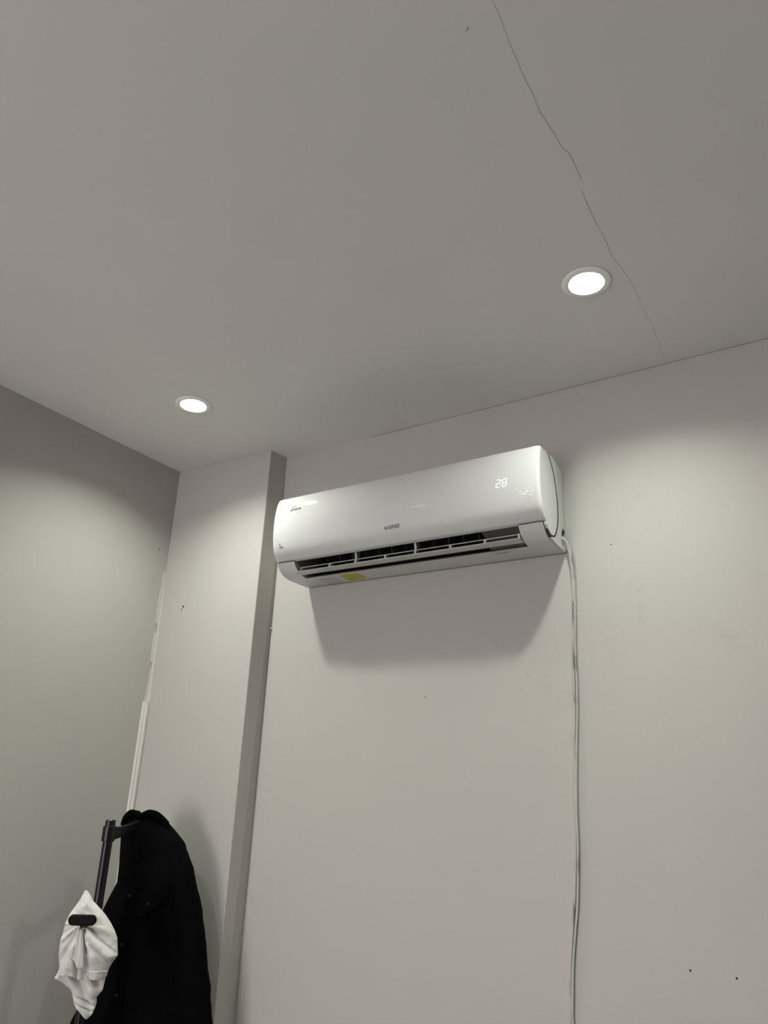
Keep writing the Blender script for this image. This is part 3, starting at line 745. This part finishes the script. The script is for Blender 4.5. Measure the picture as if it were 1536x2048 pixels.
button(-.0202, 1.507); button(-.069, 1.303); button(-.070, 1.415); button(-.069, 1.19); button(-.070, 1.525)
# sleeves
def sleeve(cs, name):
    cs = [(jz(z), (a_ + (0.004 if a_ > 0 else 0)) * JK, w_ * 0.8, r_ * JK) for z, a_, w_, r_ in cs]
    V = []; F = []; seg = 28; zs = np.linspace(cs[0][0], cs[-1][0], 90)
    for z in zs:
        s0, w0, r = lerp_rows(cs, z)
        for k in range(seg):
            a = 2 * math.pi * k / seg
            rr = r * (1 + 0.10 * nz3(math.cos(a) * 1.2, math.sin(a) * 1.2, z * 16) + 0.05 * nz3(math.cos(a) * 3, math.sin(a) * 3, z * 45))
            V.append(JO + hr * (s0 + rr * math.cos(a)) + hf * (w0 + rr * 0.85 * math.sin(a)) + Vector((0, 0, z)))
    for j in range(len(zs) - 1):
        for k in range(seg): F.append((j * seg + k, j * seg + (k + 1) % seg, (j + 1) * seg + (k + 1) % seg, (j + 1) * seg + k))
    F.append(tuple(range(seg)))
    return mesh_obj(name, V, F, M_jacket, jk, smooth=True, solid=0.003)
sleeve([(1.70, -.030, .004, .006), (1.675, -.014, .002, .018), (1.655, .006, -.004, .026), (1.63, .018, -.010, .032), (1.5866, .035, -.020, .0375), (1.515, .060, -.024, .039), (1.4345, .0835, -.028, .0400), (1.3668, .100, -.030, .040), (1.3116, .1125, -.030, .041), (1.2382, .1255, -.030, .041), (1.10, .132, -.030, .040), (0.98, .132, -.028, .038)], 'sleeve')
sleeve([(1.64, -.088, .010, .012), (1.60, -.088, .014, .022), (1.55, -.090, .022, .031), (1.477, -.112, .024, .036), (1.39, -.116, .024, .038), (1.28, -.128, .024, .039), (1.229, -.146, .022, .040), (1.05, -.160, .022, .040), (0.98, -.160, .022, .038)], 'sleeve')
# white T-shirt -----------------------------------------------------------------
TO = Vector((0.3685, -0.504, -0.0015))
ts = empty('shirt', TO.copy() + Vector((0, 0, 1.28)), 'crumpled white T-shirt hanging from the lower hook of the coat rack', 'shirt')
trows = [(1.5486, -.0088, -.0060, .002, .020), (1.542, -.0115, .0015, .005, .020), (1.534, -.0140, .0080, .008, .020), (1.525, -.018, .0142, .011, .020), (1.511, -.0262, .032, .015, .020), (1.4966, -.0355, .048, .019, .021), (1.478, -.0417, .065, .023, .022), (1.462, -.0448, .0765, .028, .022), (1.446, -.0464, .0855, .032, .022),
         (1.427, -.0468, .0895, .035, .022), (1.4116, -.0464, .0925, .036, .022), (1.396, -.0435, .0815, .034, .022), (1.384, -.0405, .0758, .032, .022), (1.3665, -.0380, .0720, .029, .022)]
def tfold(s, z, u):
    dx, dz = s + .002, 1.478 - z; r = math.hypot(dx, dz); ph = math.atan2(dx, max(dz, 1e-4)) if dz > 0 else math.copysign(1.5, dx)
    g = min(1.0, r / 0.05) * (1 if z < 1.47 else max(0, 1 - (z - 1.47) / .03))
    d = g * (0.0075 * math.sin(ph * 8 + 0.8 + 14 * r) + 0.0040 * math.sin(ph * 17 + 2 + 26 * r))
    # deep valley below the hook
    d -= 0.018 * math.exp(-((s - .0035 - (1.478 - z) * .06) / .0045) ** 2) * g
    # crease across the right side
    q = (s - .022) * 0.62 + (z - 1.478) * 0.78
    k2 = 1 / (1 + math.exp(-(s - .022) * 500)); d -= 0.009 * math.exp(-((q + .006) / .0030) ** 2) * k2
    d -= 0.006 * math.exp(-((q + .024) / .0030) ** 2) * k2; d += 0.006 * math.exp(-((q + .015) / .0045) ** 2) * k2
    d += 0.005 * nz3(s * 34, z * 34, 2.0) + 0.002 * nz3(s * 90, z * 90, 4.0)
    return d
V, F = garment(TO, trows, tfold, nu=90, nz=130, p=2.0)
NZ = 131; M2 = 180; V2 = []
for k, P in enumerate(V):                    # wavy hem, pulled into points
    j = k // M2; s_ = (P - TO).dot(hr); t_ = max(0.0, (1.40 - P.z) / 0.035)
    dz = 0.0
    dz += -0.004 * math.sin(max(0, min(1, (s_ - .016) / .056)) * math.pi) + 0.004 * math.sin(max(0, min(1, (s_ + .036) / .046)) * math.pi) - 0.006 * math.exp(-((s_ - .012) / .006) ** 2)
    V2.append(P + Vector((0, 0, dz * t_)))
sb = mesh_obj('shirt_body', V2, F, M_shirt, ts, smooth=True, solid=0.0014)
def tfront(s, z):
    l, r, b, c = lerp_rows(trows, z); u = max(-1, min(1, (2 * s - l - r) / (r - l))); k = max(0.0, 1 - u * u) ** 0.5
    return -b * k + c - tfold(s, z, u) * k ** 0.7
# lower tail that hangs out of the body, twisted
lrows = [(1.425, -.035, .070, .015, .030), (1.385, -.040, .070, .018, .026), (1.3675, -.0445, .0700, .018, .026), (1.3594, -.0487, .0695, .017, .026), (1.3530, -.0340, .0690, .017, .026), (1.346, -.0227, .0685, .017, .026), (1.3376, -.0083, .0672, .016, .026), (1.330, -.003, .0610, .016, .026), (1.3217, .0020, .0552, .016, .025), (1.312, .0065, .0575, .015, .024), (1.3035, .0135, .0572, .014, .022),
         (1.2975, .0230, .0555, .012, .020), (1.290, .0320, .0527, .010, .020), (1.2815, .0425, .0450, .004, .020)]
def lfold(s, z, u):
    q = s + (z - 1.34) * 0.55
    return 0.009 * math.sin(q * 150 + 1.0) * min(1, max(0, 1.40 - z) / .03) + 0.004 * nz3(s * 50, z * 50, 7) - 0.010 * math.exp(-(((z - 1.318) + (s - .03) * 0.45) / .003) ** 2) - 0.008 * math.exp(-(((z - 1.300) + (s - .04) * 0.55) / .0025) ** 2)
V, F = garment(TO, lrows, lfold, nu=60, nz=90, p=2.0)
mesh_obj('shirt_tail', V, F, M_shirt, ts, smooth=True, solid=0.0014)
# loose tongues of cloth under the hook
def tongue(poly, lift, name, bulge, curl=0.0):
    o = sheet_on(lambda s, z: min(tfront(s, z), -0.012), TO, poly, lift, 0.0016, name, M_shirt, ts, nu=16, bulge=bulge); return o
tongue([(1.470, .0075, .0120), (1.44, .0075, .0190), (1.415, .0085, .0235), (1.391, .0115, .0280), (1.3895, .0130, .0285)], 0.004, 'shirt_fold', 0.005)
tongue([(1.468, .0030, .0065), (1.44, -.0035, .0080), (1.418, -.0085, .0095), (1.4095, -.0060, .0100), (1.402, .0050, .0110), (1.392, .0105, .0125)], 0.001, 'shirt_fold', 0.003)
# stitched hem on the right
def hem(zc, s0, s1, name='shirt_hem', lift=0.0015):
    mb = MB(); pts = []
    for i in range(25):
        t_ = i / 24; s_ = s0 + (s1 - s0) * t_; z = zc(t_)
        w = tfront(min(max(s_, -.036), .070), max(z, 1.3675)) - lift
        pts.append(TO + hr * s_ + hf * w + Vector((0, 0, z)))
    mb.tube(pts, 0.0014, 8); return mb.build(name, M_shirt, ts, smooth=True)
hem(lambda t_: 1.3815 - 0.0015 * math.sin(math.pi * t_), .024, .078)
